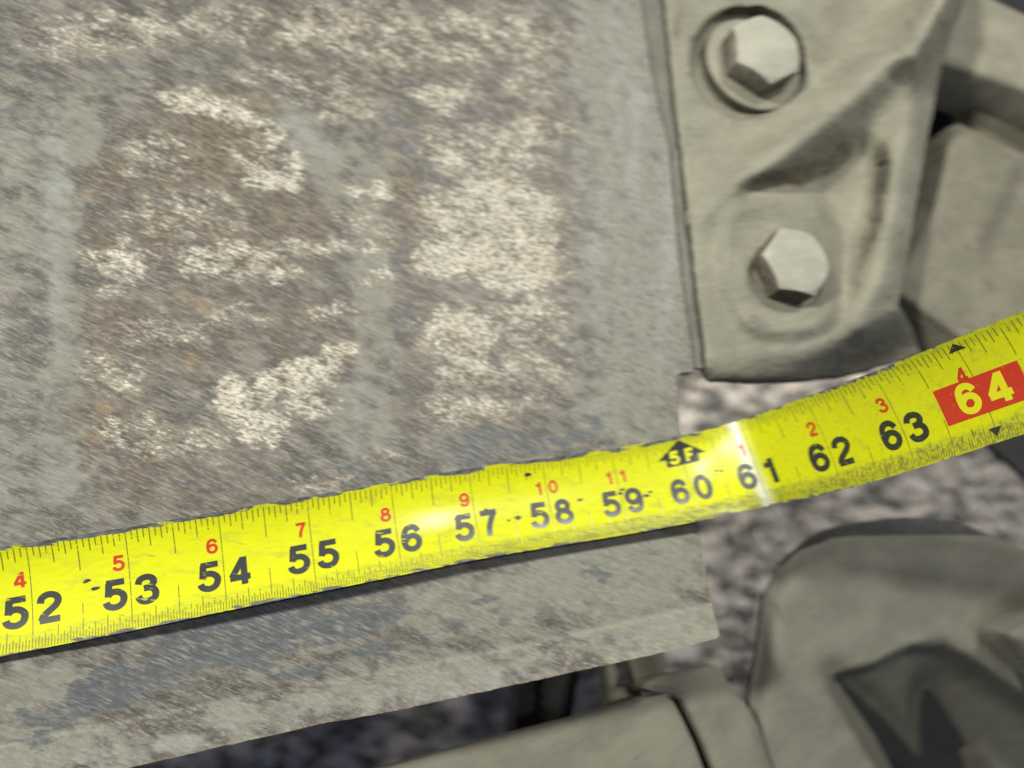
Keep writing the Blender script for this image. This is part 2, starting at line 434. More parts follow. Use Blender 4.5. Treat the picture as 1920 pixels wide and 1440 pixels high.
plate = relief('steel_plate', smooth_poly(P_plate[:0]) or P_plate, h_plate, M_plate, None, step=8, thick=.16,
               attrs=dict(flake=blobs(flake_l, 11, .45), rust=(lambda x, y, f=blobs(rust_l, 21, .3): f(x, y) + .8 * np.exp(-(seg_d(x, y, P_plate)[0] / 7.) ** 2)), dust=blobs(dust_l, 31, .3), haze=blobs(haze_l, 41, .5), worn=blobs(worn_l, 51, .4), pits=blobs(pits_l, 61, .3)), wob=3.5)
tag(plate, 'large weathered steel plate with flaking cream paint and rust, bent lip along its lower edge', 'steel plate')

relief('plate_shade_extension', [(-7000, -230), (-1002, -230), (-1002, 1723.5), (-7000, 3057)], h_plate, M_plate, plate, step=90, thick=.16,
       attrs=dict(rust=lambda x, y: .5 * fbm(x / 200, y / 200, 3), dust=lambda x, y: fbm(x / 150, y / 260, 5)))  # unseen plate extension, added to keep lamp light off the gravel gap
# ------------------------------------------------------------------ pressed bracket
BZ = PZ + .06
P_br = [(1238, -200), (1246, 0), (1260, 130), (1272, 240), (1280, 300), (1295, 420), (1303, 510), (1315, 600), (1322, 650), (1325, 690), (1342, 709), (1420, 713), (1500, 712), (1580, 704), (1640, 692),
        (1725, 662), (1718, 640), (1702, 600), (1684, 572), (1700, 480), (1716, 390), (1728, 320), (1743, 240), (1762, 140), (1786, 60), (1806, 10), (1816, -60), (1824, -200)]
rib = [(1330, 400), (1385, 345), (1450, 300), (1530, 235), (1610, 165), (1690, 85), (1760, 0), (1830, -90)]
valley = [(1385, 362), (1500, 335), (1610, 258), (1650, 290), (1640, 380), (1595, 500), (1575, 575), (1560, 470), (1535, 375), (1470, 352)]
rim = [(1800, -60), (1752, 60), (1712, 180), (1690, 300), (1672, 420), (1650, 520), (1610, 600)]
pad = [(1352, 420), (1380, 385), (1440, 365), (1520, 362), (1552, 400), (1572, 480), (1578, 570), (1540, 622), (1460, 634), (1400, 620), (1368, 570), (1352, 500)]
pad = smooth_poly(pad, 2); valley = smooth_poly(valley, 1)
def h_br(x, y):
    z = np.full(np.shape(x), BZ)
    d, t = seg_d(x, y, rib)
    amp = .14 + .46 * ss(0, .40, t)
    z = z + amp * np.exp(-(d / (38 + 20 * t)) ** 2)
    d, t = seg_d(x, y, rim)
    z = z + .34 * np.exp(-(d / (44 - 8 * t)) ** 2) * (1 - ss(.85, 1.0, t) * .4)
    # raised field between rib and rim at the top right
    z = z + .22 * ss(40, -45, sdf(x, y, [(1680, 110), (1715, 30), (1760, -80), (1830, -80), (1770, 80), (1715, 150)]))
    z = z - .30 * ss(36, -34, sdf(x, y, valley))
    z = z + .14 * ss(20, -16, sdf(x, y, pad))
    # pocket round the upper bolt
    q = np.hypot((x - 1402) / 110., (y - 117) / 108.)
    z = z * 1 + np.where(True, 0, 0)
    pocket = 1 - ss(.86, 1.03, q)
    z = z * (1 - pocket) + (BZ - .26) * pocket
    # soft step left of the pocket
    q = np.hypot((x - 1400) / 98., (y - 620 + 502) / 98.)
    # hole for the next bolt at the top edge
    q = np.hypot((x - 1425) / 105., (y + 45) / 55.)
    hole = 1 - ss(.80, 1.05, q); z = z * (1 - hole) + (BZ - .22) * hole
    # seat of the lower bolt
    q = np.hypot((x - 1474) / 74., (y - 520) / 72.)
    seat = 1 - ss(.86, 1.04, q); z = z * (1 - seat) + (BZ + .04) * seat
    # skirt that turns down at the lower end
    ln = np.interp(x, [1300, 1400, 1500, 1580, 1650, 1700, 1730], [668, 655, 648, 626, 588, 560, 545])
    z = z - (.35 + .75 * ss(1380, 1640, x)) * ss(0, 105, y - ln)
    # hollow field right of the upper bolt
    z = z - .16 * ss(1490, 1600, x + .2 * y) * ss(300, 120, y + .55 * (x - 1500)) * (1 - ss(1620, 1740, x + .35 * y))
    # edge roll-off along the seam and the right edge
    e = -sdf(x, y, P_br)
    z = z - .035 * np.exp(-(e / 7.) ** 2)
    z = z + .022 * (fbm(x / 26, y / 20, 4) - .5) + .014 * (fbm(x / 9, y / 6, 8) - .5)
    return z
bro = empty('bracket', bp(1500, 350, BZ), label='thick dusty pressed steel bracket with a diagonal rib, bolted beside the plate', cat='bracket')
relief('bracket_body', P_br, h_br, M_bracket, bro, step=5, thick=.22, wob=4, attrs=dict(dirt=blobs([(1500, 325, 90, 22, .95, -24), (1575, 285, 50, 20, .8, -36), (1430, 345, 30, 10, .6), (1570, 90, 60, 110, .42), (1700, 640, 60, 26, .6), (1620, 670, 90, 20, .7), (1480, 625, 110, 12, .35), (1420, 600, 30, 14, .5), (1262, 60, 12, 100, .5), (1285, 300, 8, 100, .4), (1760, 30, 14, 50, .45), (1750, 120, 6, 60, .5), (1690, 480, 10, 90, .4), (1300, 70, 12, 10, .8), (1396, 225, 60, 10, .5)], 71, .4, 1 / 60.)))
# seam floor between plate and bracket
sf = [(1180, -200), (1190, 0), (1225, 260), (1260, 470), (1278, 640), (1296, 690), (1330, 690), (1332, 560), (1310, 400), (1280, 200), (1256, 0), (1250, -200)]
relief('seam_strip', sf, lambda x, y: np.full(np.shape(x), PZ - .12) + .08 * fbm(x / 12, y / 20, 5), M_seam, bro, step=12, thick=.1)

# ------------------------------------------------------------------ hex bolts
def ring(r, z, n=64, ph=0):
    a = np.arange(n) * 2 * math.pi / n + ph
    return np.c_[r * np.cos(a), r * np.sin(a), np.full(n, z)]
def lathe(profile, n=64):
    V = []; Fs = []
    for r, z in profile: V.append(ring(r, z, n))
    V = np.concatenate(V); k = len(profile)
    for i in range(k - 1):
        for j in range(n):
            a = i * n + j; b = i * n + (j + 1) % n
            Fs.append((a, b, b + n, a + n))
    return V, Fs
def hex_head(R, H, ang, cham=.06):
    """hexagon prism with the turned chamfer a real bolt head has"""
    n = 96; th = np.arange(n) * 2 * math.pi / n
    ap = R * math.cos(math.pi / 6)
    k = (th + math.pi / 6) % (math.pi / 3) - math.pi / 6
    rr = ap / np.cos(np.where(True, ((th) % (math.pi / 3)) - math.pi / 6, 0))   # corners at th = 0, 60, ...
    V = []; Fs = []
    c, s = math.cos(ang), math.sin(ang)
    rc = ap * 1.0
    rows = []
    rows.append((rr, np.zeros(n)))
    # chamfer cone cuts corners: z of cut at radius rr
    zc = H - np.maximum(0, (rr - rc)) * .62 - .012
    rows.append((rr * 1.0, zc - .008)); rows.append((rr * .993, zc + .004))
    rows.append((np.minimum(rr * .985, rc * .985), np.full(n, H - .004))); rows.append((np.full(n, rc * .955), np.full(n, H)))
    for r, z in rows:
        x = r * np.cos(th); y = r * np.sin(th)
        V.append(np.c_[x * c - y * s, x * s + y * c, z])
    V = np.concatenate(V)
    m = len(rows)
    for i in range(m - 1):
        for j in range(n):
            a = i * n + j; b = i * n + (j + 1) % n
            Fs.append((a, b, b + n, a + n))
    Fs.append(tuple((m - 1) * n + j for j in range(n)))
    return V, Fs
def hex_bolt(top, ztop, R, H, ang, label, washer=True):
    c = bp(top[0], top[1], ztop); base = c - np.array([0, 0, H])
    e = empty('hex_bolt', base, label=label, cat='bolt', group='hex bolts holding the bracket')
    V, Fs = hex_head(R, H, ang); o = mesh('bolt_head', V + base, Fs, M_bolt, e, sharp=28)
    V, Fs = lathe([(.30, -.6), (.30, .01)], 32); mesh('shank', V + base, Fs, M_bolt, e)
    if washer:
        V, Fs = lathe([(.26, -.22), (.81, -.22), (.835, -.21), (.84, -.19), (.84, -.03), (.82, -.008), (.79, 0), (.28, 0)], 96)
        mesh('washer', V + base, Fs, M_washer, e, sharp=30)
    else:
        V, Fs = lathe([(.26, -.05), (.50, -.05), (.515, -.035), (.515, -.015), (.50, -.002), (.28, -.002)], 72)
        mesh('washer', V + base, Fs, M_washer, e, sharp=30)
    return e
hex_bolt((1441, 88), BZ - .26 + .22 + .41, .635, .41, math.radians(24), 'upper hex bolt on a thick round washer sunk in its pocket, above the diagonal rib')
hex_bolt((1498, 488), BZ + .08 + .36, .56, .36, math.radians(47), 'lower hex bolt without a wide washer, on the raised pad just above the yellow tape', washer=False)

# ------------------------------------------------------------------ parts at the right
def flat(z, sx=0, sy=0, x0=0, y0=0, rough=.02, seed=3):
    return lambda x, y: z + sx * (x - x0) + sy * (y - y0) + rough * (fbm(x / 40, y / 40, seed) - .5)
blk = [(1700, -200), (1780, -120), (1815, -25), (1850, -8), (1872, 5), (1960, 46), (2000, 66), (2000, 212), (1915, 174), (1773, 127), (1690, 100)]
def h_blk(x, y):
    e = -sdf(x, y, blk)
    return -.32 - .10 * np.exp(-(e / 9.) ** 2) + .03 * (fbm(x / 30, y / 22, 6) - .5) - .02 * np.exp(-(np.hypot(x - 1825, y - 88) / 9) ** 2)
b = relief('mounting_block', blk, h_blk, M_block, None, step=8, thick=1.0)
tag(b, 'square edged dusty steel block in the top right corner beyond the bracket', 'block')
lowweb = [(1790, 90), (2000, 160), (2000, 366), (1905, 300), (1850, 262), (1822, 236), (1826, 200), (1816, 160), (1800, 125)]
o = relief('web_plate', lowweb, flat(-1.1, 0, -.0016, 1850, 200), M_web, None, step=14, thick=.5)
tag(o, 'shaded brown-grey web between the top right block and the rounded casting', 'web plate')
cst = [(1640, 560), (1695, 460), (1728, 390), (1748, 320), (1760, 266), (1776, 240), (1797, 231), (1830, 246), (1905, 284), (2000, 318), (2000, 750), (1860, 700), (1776, 641), (1730, 608), (1682, 574)]
def h_cst(x, y):
    e = -sdf(x, y, cst)
    z = -.80 - .25 * np.exp(-(e / 16.) ** 2)
    z = z - .14 * ss(10, -30, sdf(x, y, [(1905, 300), (1875, 380), (1835, 450), (1850, 490), (2200, 500), (2200, 280)]))
    z = z + .06 * ss(-10, 20, x - 1820 + .35 * (y - 300)) * 0
    return z + .03 * (fbm(x / 34, y / 24, 7) - .5)
o = relief('side_casting', cst, h_cst, M_side, None, step=8, thick=1.2)
tag(o, 'rounded dusty casting with rust stains right of the bracket, above the tape', 'casting')
rail = [(1640, 40), (1640, 300), (1660, 480), (1700, 560), (1726, 650), (1762, 700), (1790, 760), (1853, 832), (1925, 895), (2010, 985), (2010, -100), (1700, -100)]
o = relief('rail_backing', rail, flat(-2.6), M_black, None, step=40, thick=.12)  # black rail; behind the casting it backs the gaps with painted shade
tag(o, 'black rail at the right edge, extended behind the casting as a backing that paints the dark gaps', 'frame rail')

# ------------------------------------------------------------------ lower right hub casting
hub = empty('hub_casting', bp(1650, 1200, -2), label='large smooth grey hub casting with dark hollows in the lower right corner', cat='casting')
ho = [(1544, 1017), (1560, 1009), (1600, 1005), (1720, 1003), (1850, 1004), (1905, 1022), (2000, 1070), (2040, 1110), (2040, 1130), (1940, 1142), (1905, 1156), (1880, 1172), (1868, 1190), (1885, 1228), (1905, 1268),
      (1935, 1318), (1990, 1392), (2040, 1470), (2040, 1700), (1880, 1700), (1826, 1480), (1806, 1410), (1818, 1397), (1792, 1354), (1765, 1314), (1746, 1295), (1730, 1292), (1723, 1320), (1722, 1375), (1726, 1420), (1718, 1414), (1705, 1398), (1660, 1350), (1612, 1306), (1580, 1278),
      (1566, 1264), (1576, 1288), (1600, 1322), (1640, 1380), (1672, 1440), (1740, 1580), (1800, 1700), (1300, 1700), (1345, 1560), (1372, 1450), (1394, 1370), (1404, 1325),
      (1408, 1285), (1418, 1230), (1424, 1180), (1432, 1120), (1456, 1070), (1500, 1032)]
low = [(1560, 1262), (1640, 1243), (1705, 1210), (1770, 1196), (1830, 1230), (1890, 1270), (2200, 1500), (2200, 1900), (1810, 1900), (1740, 1560), (1672, 1440), (1640, 1380), (1600, 1322), (1576, 1290)]
def h_hub(x, y):
    z = -1.80 - .0003 * (y - 1000)
    z = z + .10 * ss(1110, 1050, y - .10 * (x - 1600))          # bevelled front face of the boss
    wdt = 14 + 70 * ss(1690, 1860, x)
    d = -sdf(x, y, low)
    # only the upper side of the hollow counts, so the step follows the crease
    cy = np.interp(x, [1540, 1566, 1640, 1705, 1770, 1830, 1890, 2040], [1272, 1263, 1242, 1209, 1197, 1226, 1268, 1372])
    dy = (y - cy) * ss(1530, 1575, x - .62 * (y - 1264))
    z = z - .30 * ss(-.25, 1., dy / wdt) - .0115 * np.clip(dy - 10, 0, 300) - .0030 * np.clip(x - 1740, 0, 300) * ss(0, 60, dy)
    z = z + .12 * np.exp(-(seg_d(x, y, [(1752, 1285), (1830, 1392), (1900, 1500)])[0] / 16.) ** 2)
    z = z - .07 * np.exp(-(np.hypot((x - 1600) / 34., (y - 1368) / 20.)) ** 2) + .05 * np.exp(-(np.hypot((x - 1606) / 12., (y - 1376) / 8.)) ** 2)
    e = -sdf(x, y, ho)
    z = z - .22 * np.exp(-(e / 26.) ** 2)
    return z + .04 * (fbm(x / 80, y / 70, 12) - .5)
relief('hub_body', ho, h_hub, M_cast, hub, step=6, thick=.07, sharp=70)
hollow_back = [(1500, 1300), (1560, 1200), (1700, 1150), (1900, 1120), (2080, 1130), (2080, 1800), (1560, 1800)]
relief('hub_backing', hollow_back, flat(-9.), M_black, hub, step=40, thick=.5)  # black sheet put behind the hollows to paint their deep shade
lug = [(1868, 1196), (1872, 1180), (1892, 1166), (1925, 1150), (1990, 1130), (2040, 1160), (2040, 1330), (1960, 1290), (1925, 1262), (1893, 1228), (1878, 1212)]
def h_lug(x, y):
    e = -sdf(x, y, lug)
    return -1.25 - .22 * np.exp(-(e / 14.) ** 2) - .0065 * np.clip(y - 1185 - .35 * (x - 1880), 0, 200)
relief('lug', lug, h_lug, M_cast, hub, step=7, thick=.5, sharp=70)
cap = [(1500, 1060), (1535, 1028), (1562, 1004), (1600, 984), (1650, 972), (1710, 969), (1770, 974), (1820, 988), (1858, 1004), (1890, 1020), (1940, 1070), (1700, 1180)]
relief('hub_rim_shade', smooth_poly(cap, 1), flat(-2.3), M_rim_shade, hub, step=16, thick=.8)  # near-black disc paints the shade on the far rim of the hub

# ------------------------------------------------------------------ lower arm and its end plate
arm = empty('lower_arm', bp(1100, 1420, -1.6), label='flat dusty steel arm below the plate at the bottom edge, split by a dark slot', cat='arm')
beam = [(-1500, 2120), (300, 1560), (700, 1446), (900, 1392), (1066, 1350), (1136, 1331), (1203, 1310), (1247, 1302), (1262, 1316), (1280, 1350), (1300, 1392), (1320, 1445), (1370, 1560), (1500, 1900), (1200, 3200), (-1500, 3200)]  # outline extended out of view so the arm shadows the gravel
def h_beam(x, y):
    e = -sdf(x, y, beam)
    return -1.55 - .04 * np.exp(-(e / 6.) ** 2) + .03 * (fbm(x / 70, y / 60, 14) - .5)
relief('arm_flange', beam, h_beam, M_beam, arm, step=10, thick=.2)
endp = [(1262, 1302), (1225, 1296), (1196, 1288), (1215, 1278), (1246, 1266), (1290, 1258), (1340, 1247), (1352, 1260), (1402, 1328), (1420, 1360), (1480, 1560), (1600, 1900), (1430, 1800), (1340, 1445), (1320, 1392), (1298, 1345), (1280, 1312)]
def h_end(x, y):
    e = -sdf(x, y, endp)
    return -1.60 - .06 * np.exp(-(e / 8.) ** 2) - .0010 * (x - 1300) + .03 * (fbm(x / 70, y / 60, 16) - .5)
relief('end_plate', endp, h_end, M_beam, arm, step=8, thick=.2)
relief('slot_backing', [(1225, 1312), (1262, 1306), (1300, 1330), (1345, 1400), (1400, 1560), (1260, 1560)], flat(-2.15), M_black, arm, step=20, thick=.1)  # black sheet added under the slot as its painted shade
gus = [(1171, 1210), (1246, 1205), (1252, 1270), (1225, 1300), (1197, 1296)]
relief('gusset', gus, lambda x, y: -2.1 - .004 * (1290 - y) + 0 * x, M_side, arm, step=10, thick=.3)
sl = [(1137, 1215), (1172, 1212), (1152, 1292), (1196, 1284), (1206, 1312), (1140, 1332)]
relief('gusset', sl, lambda x, y: -2.3 - .006 * (1310 - y) + 0 * x, M_side, arm, step=10, thick=.3)
post = [(985, 1200), (1100, 1180), (1085, 1265), (1064, 1400), (955, 1430)]
o = relief('support_post', post, lambda x, y: np.where(x < 1010 + 0 * y, -4.2, -3.9), M_black, None, step=12, thick=.6)
tag(o, 'dark upright post seen in the gap under the plate', 'post')

# ------------------------------------------------------------------ tape measure blade
TT = [[-3.945, 0.304, -0.049], [-2.969, 0.354, 0.016], [-1.996, 0.419, 0.066], [-1.017, 0.49, 0.093], [-0.037, 0.556, 0.101], [0.934, 0.635, 0.097], [1.904, 0.676, 0.08], [2.857, 0.718, 0.064], [3.817, 0.799, 0.095], [4.784, 0.927, 0.188], [5.121, 0.989, 1.127], [5.369, 1.034, 2.093], [5.619, 1.106, 3.063]]
BB = [[-3.877, -0.803, -0.06], [-2.91, -0.742, 0.013], [-1.95, -0.67, 0.072], [-0.978, -0.601, 0.103], [0.005, -0.531, 0.113], [0.989, -0.462, 0.107], [1.971, -0.424, 0.093], [2.958, -0.388, 0.095], [3.949, -0.335, 0.143], [4.957, -0.255, 0.264], [5.327, -0.216, 1.202], [5.592, -0.129, 2.171], [5.824, -0.02, 3.129]]
TT = np.array(TT); BB = np.array(BB)
for _A in (TT, BB): _A[:4, 2] += np.array([.05, .035, .02, .008])
def extend(A):
    h = [A[0] - (A[1] - A[0]) * np.array([1, 1, .2]) * k for k in (3, 2, 1)]
    t = [A[-1] + (A[-1] - A[-2]) * k for k in (1, 2)]
    return np.array(h + list(A) + t)
TT = extend(TT); BB = extend(BB)        # inches 49 .. 66
def edge_pt(A, u):
    """piecewise curve with a fold at 60.9"""
    K = 49
    u = np.atleast_1d(u).astype(float); out = np.zeros((len(u), 3))
    i = np.clip(np.floor(u - K).astype(int), 0, len(A) - 2); t = (u - K - i)[:, None]
    p1 = A[i]; p2 = A[i + 1]
    ib = np.clip(i - 1, 0, len(A) - 1); ia = np.clip(i + 2, 0, len(A) - 1)
    p0 = A[ib].copy(); p3 = A[ia].copy()
    c = 61 - K
    m = i == c; p0[m] = 2 * p1[m] - p2[m]          # do not smooth across the fold
    m = i + 1 == c; p3[m] = 2 * p2[m] - p1[m]
    return .5 * ((2 * p1) + (-p0 + p2) * t + (2 * p0 - 5 * p1 + 4 * p2 - p3) * t ** 2 + (-p0 + 3 * p1 - 3 * p2 + p3) * t ** 3)
def edge_sm(A, u, r=.18):
    s = 0; W = 0
    for k in np.linspace(-1, 1, 9):
        wk = 1 - abs(k) * .8; s = s + wk * edge_pt(A, np.atleast_1d(u) - .06 + k * r * 1.0); W += wk
    return s / W + (edge_pt(A, u) - edge_pt(A, np.atleast_1d(u) - .06)) * (1 - np.exp(-((np.atleast_1d(u) - 60.95) / .5) ** 2))[:, None]
def surf(u, v, off=0.):
    u = np.atleast_1d(u).astype(float); v = np.broadcast_to(np.atleast_1d(v), u.shape).astype(float)
    T = edge_sm(TT, u); B = edge_sm(BB, u)
    e = .01
    du = (edge_sm(TT, u + e) + edge_sm(BB, u + e) - edge_sm(TT, u - e) - edge_sm(BB, u - e))
    du /= np.linalg.norm(du, axis=1)[:, None]
    ch = (T - B) / 2; Mi = (T + B) / 2
    n = np.cross(du, ch); n /= np.linalg.norm(n, axis=1)[:, None]
    sag = .092 * (1 - .93 * np.exp(-((u - 61.0) / .75) ** 2))
    sag = sag + .012 * np.sin(u * 2.1)
    # flatter middle, curved flanks as on a real blade
    prof = 1 - np.abs(v) ** 2.5
    P = Mi + ch * v[:, None] - n * (sag * prof)[:, None]
    # rock the blade a little
    return P + n * off
tape = empty('tape_measure', surf([56.], [0.])[0], label='bright yellow tape measure blade stretched across the steel plate, folded upward near 61', cat='tape measure')

def tape_material():
    t = NT('yellow_blade')
    c = t.coord(-8, (3.5, 14, 10)); n1 = t.noise(c, 2.0, 4, .65); n2 = t.noise(t.coord(8, (1.6, 5, 5)), 1.6, 5, .7, .3)
    ed = t.attr('edge')
    col = t.mix(t.step(n1, .3, .7), (.69, .72, .002), (.76, .79, .003))
    smear = t.math('MULTIPLY', t.step(n2, .52, .70), .30)
    col = t.mix(smear, col, (.30, .30, .06))
    scr = t.math('MULTIPLY', t.step(t.noise(t.coord(20, (3.2, 26, 26)), 1.0, 3, .5), .67, .75), .5)
    col = t.mix(scr, col, (.30, .29, .05))
    fr = t.step(t.noise(t.coord(10, (2.2, 9, 9)), 2.2, 4, .6), .45, .62)
    grime_shade = t.math('MULTIPLY', t.attr('grime_shade'), t.math('ADD', .35, t.math('MULTIPLY', fr, .5)))
    col = t.mix(grime_shade, col, (.20, .205, .05))
    w0 = t.math('ADD', ed, t.math('MULTIPLY', t.math('SUBTRACT', t.noise(t.coord(8, (1.3, 7, 7)), 1.5, 5, .7), .5), 2.0))
    col = t.mix(t.math('MULTIPLY', t.attr('fold'), t.math('ADD', .65, t.math('MULTIPLY', n1, .6)), clamp=True), col, (.88, .90, .74))  # white glare along the fold, painted into the blade colour
    wm = t.step(w0, .80, .92)
    steel = t.mix(t.step(n1, .3, .7), (.055, .058, .055), (.22, .23, .23))
    col = t.mix(wm, col, steel)
    t.bump(n1, .06, .01)
    t.l(t.math('MULTIPLY', t.attr('gloss'), .55), t.b.inputs['Coat Weight']); t.b.inputs['Coat Roughness'].default_value = .19
    return t.out(col, .55, 0, .22)
M_tape = tape_material()
def print_material(name, col, wear=.62):
    t = NT(name)
    n = t.noise(t.coord(12, (3, 12, 12)), 2.2, 4, .6)
    c = t.mix(t.math('MULTIPLY', t.step(n, wear, wear + .07), .75), col, (.70, .68, .01))
    t.b.inputs['Coat Weight'].default_value = .5; t.b.inputs['Coat Roughness'].default_value = .25
    return t.out(c, .45)
M_ink = print_material('black_print', (.022, .026, .022))
M_tick = print_material('tick_print', (.21, .21, .008), .56)
M_red = print_material('red_print', (.62, .035, .012), .66)
M_yel = print_material('yellow_print', (.82, .80, .01), .95)

U0, U1 = 50.0, 66.0
us = np.arange(U0, U1, .04); vs = np.linspace(-1, 1, 33)
uu, vv = np.meshgrid(us, vs, indexing='ij')
Vt = surf(uu.ravel(), vv.ravel()); Vb = surf(uu.ravel(), vv.ravel(), -.008)
nu, nv = len(us), len(vs); Fs = []
for i in range(nu - 1):
    for j in range(nv - 1):
        a = i * nv + j; Fs.append((a, a + nv, a + nv + 1, a + 1))
off = nu * nv
Fb = [tuple(off + k for k in f[::-1]) for f in Fs]
sd = []
for i in range(nu - 1):
    a = i * nv; b2 = (i + 1) * nv; sd.append((a, off + a, off + b2, b2)[::1])
    a = i * nv + nv - 1; b2 = (i + 1) * nv + nv - 1; sd.append((a, b2, off + b2, off + a))
bl = mesh('blade', np.r_[Vt, Vb], Fs + Fb + sd, M_tape, tape, sharp=60)
U = uu.ravel(); Vv = vv.ravel()
edge = np.where(Vv > 0, ss(.82, 1.02, Vv), ss(.86, 1.02, -Vv))
edge = edge * (.72 + .75 * fbm(U * 1.5, Vv * 0 + 3, 5))
edge = edge + .30 * np.exp(-((U - 57.4) / .9) ** 2) * (ss(.84, 1, Vv) + ss(.88, 1, -Vv)) + .15 * np.exp(-((U - 59) / .5) ** 2) * ss(.86, 1, Vv)
edge = edge - .5 * ss(61.3, 62, U) * 0.6
grime_shade = (ss(-.60, -.72, Vv)) * (.35 + .5 * ss(55, 60, U)) + .10 * ss(58, 59.5, U) + .22 * ss(.72, .98, Vv) + .25 * ss(.7, .95, Vv) * ss(57, 60, U) + .12 * ss(.45, .8, -Vv)  # edge grime plus curvature shading of the blade, both put into the colour
for a0, a1 in ((51.9, 54.2), (54.6, 55.5), (55.9, 57.3), (57.5, 58.7), (58.9, 60.4), (61.9, 63.4)):
    edge = edge + .50 * ss(.80, .97, Vv) * ss(a0, a0 + .15, U) * ss(a1, a1 - .15, U)
for a0, a1 in ((52.3, 53.1), (53.9, 56.3), (56.6, 57.5), (59.4, 60.5), (61.2, 62.2)):
    edge = edge + .45 * ss(.86, .98, -Vv) * ss(a0, a0 + .15, U) * ss(a1, a1 - .15, U)
gloss = ss(-.5, .0, Vv)
fold_glare = np.exp(-((U - 60.93 + .045 * Vv) / .08) ** 2)
for k, a in (('edge', edge), ('grime_shade', grime_shade), ('gloss', gloss), ('fold', fold_glare)):
    at = bl.data.attributes.new(k, 'FLOAT', 'POINT'); at.data.foreach_set('value', np.clip(np.r_[a, a * 0 + (1 if k == 'edge' else 0)], 0, 1).astype(np.float32))

HALF = .60      # printed half width in inches: text unit conversion across the blade
def to_surf(co, off):
    co = np.asarray(co, float)
    return surf(co[:, 0], co[:, 1] / HALF, off)
def quads(rects, off):
    """rects (u0,u1,v0,v1) in blade inches, v measured from the blade centre"""
    V = []; Fq = []
    for u0, u1, v0, v1 in rects:
        k = max(1, int(abs(v1 - v0) / .05) + 1); m = max(1, int(abs(u1 - u0) / .08) + 1)
        b0 = len(V)
        for i in range(m + 1):
            for j in range(k + 1):
                V.append((u0 + (u1 - u0) * i / m, v0 + (v1 - v0) * j / k))
        for i in range(m):
            for j in range(k):
                a = b0 + i * (k + 1) + j; Fq.append((a, a + k + 1, a + k + 2, a + 1))
    return to_surf(V, off), Fq
tick = []
for i in range(int((U1 - U0) * 16)):
    u = U0 + i / 16.
    if u < 50.2 or u > 65.6: continue
    k = i % 16
    if k == 0: tick.append((u - .005, u + .005, -.585, .56)); continue
    L = {8: .36, 4: .22, 12: .22}.get(k, .15 if k % 2 == 0 else .105)
    tick.append((u - .006, u + .006, .56 - L, .56))
    L = {8: .40, 4: .22, 12: .22}.get(k, .17 if k % 2 == 0 else .13)
    tick.append((u - .005, u + .005, -.585, -.585 + L))
for i in range(int((U1 - U0) * 16)):
    u = U0 + (i + .5) / 16.
    if 50.2 < u < 65.6: tick.append((u - .0045, u + .0045, -.585, -.585 + .10))
V, Fq = quads(tick, .0015)
tk = mesh('tick_marks', V, Fq, M_tick, tape)

def arc(cx, cy, rx, ry, a0=0, a1=360, n=28):
    return [(cx + rx * math.cos(math.radians(a0 + (a1 - a0) * i / n)), cy + ry * math.sin(math.radians(a0 + (a1 - a0) * i / n))) for i in range(n + 1)]
def crv(p, k=5):
    q = [p[0]] + list(p) + [p[-1]]; out = []
    for i in range(1, len(q) - 2):
        p0, p1, p2, p3 = [np.array(v, float) for v in q[i - 1:i + 3]]
        for j in range(k):
            t = j / k
            out.append(tuple(.5 * (2 * p1 + (p2 - p0) * t + (2 * p0 - 5 * p1 + 4 * p2 - p3) * t * t + (3 * p1 - p0 - 3 * p2 + p3) * t ** 3)))
    out.append(tuple(p[-1])); return out
def lin(a, b, n=8): return [(a[0] + (b[0] - a[0]) * i / n, a[1] + (b[1] - a[1]) * i / n) for i in range(n + 1)]
_six = crv([(.54, .72), (.47, .865), (.34, .925), (.20, .88), (.115, .74), (.08, .5), (.09, .30), (.155, .14), (.31, .075), (.455, .13), (.54, .31), (.49, .50), (.34, .585), (.20, .53), (.11, .40)])
GL = {
 '5': [lin((.585, .925), (.10, .925)), lin((.175, .93), (.135, .46)), crv([(.12, .50), (.21, .585), (.33, .61), (.45, .56), (.54, .44), (.545, .30), (.49, .16), (.39, .09), (.29, .075), (.17, .11), (.10, .18), (.07, .28)])],
 '6': [_six], '9': [[(.62 - x, 1 - y) for x, y in _six]],
 '3': [crv([(.085, .70), (.14, .86), (.30, .925), (.45, .87), (.51, .745), (.46, .62), (.36, .555), (.23, .54)]), crv([(.23, .54), (.40, .535), (.50, .46), (.545, .32), (.50, .16), (.31, .075), (.14, .13), (.07, .29)])],
 '2': [crv([(.08, .66), (.13, .84), (.30, .925), (.48, .86), (.54, .70), (.47, .53), (.28, .35), (.15, .22), (.10, .06)]), lin((.05, .075), (.57, .075))],
 '4': [lin((.44, 0), (.44, 1), 12), lin((.43, .95), (.08, .30)), lin((.03, .27), (.61, .27))],
 '1': [lin((.40, 0), (.40, .99), 12), crv([(.40, .86), (.33, .775), (.15, .735)])],
 '7': [lin((.04, .925), (.585, .925)), crv([(.53, .95), (.40, .68), (.29, .36), (.25, 0)])],
 '8': [arc(.31, .735, .18, .19), arc(.31, .305, .235, .23)],
 '0': [arc(.31, .5, .235, .425, n=36)],
 'F': [lin((.13, 0), (.13, 1), 10), lin((.06, .925), (.58, .925)), lin((.06, .50), (.50, .50))],
}
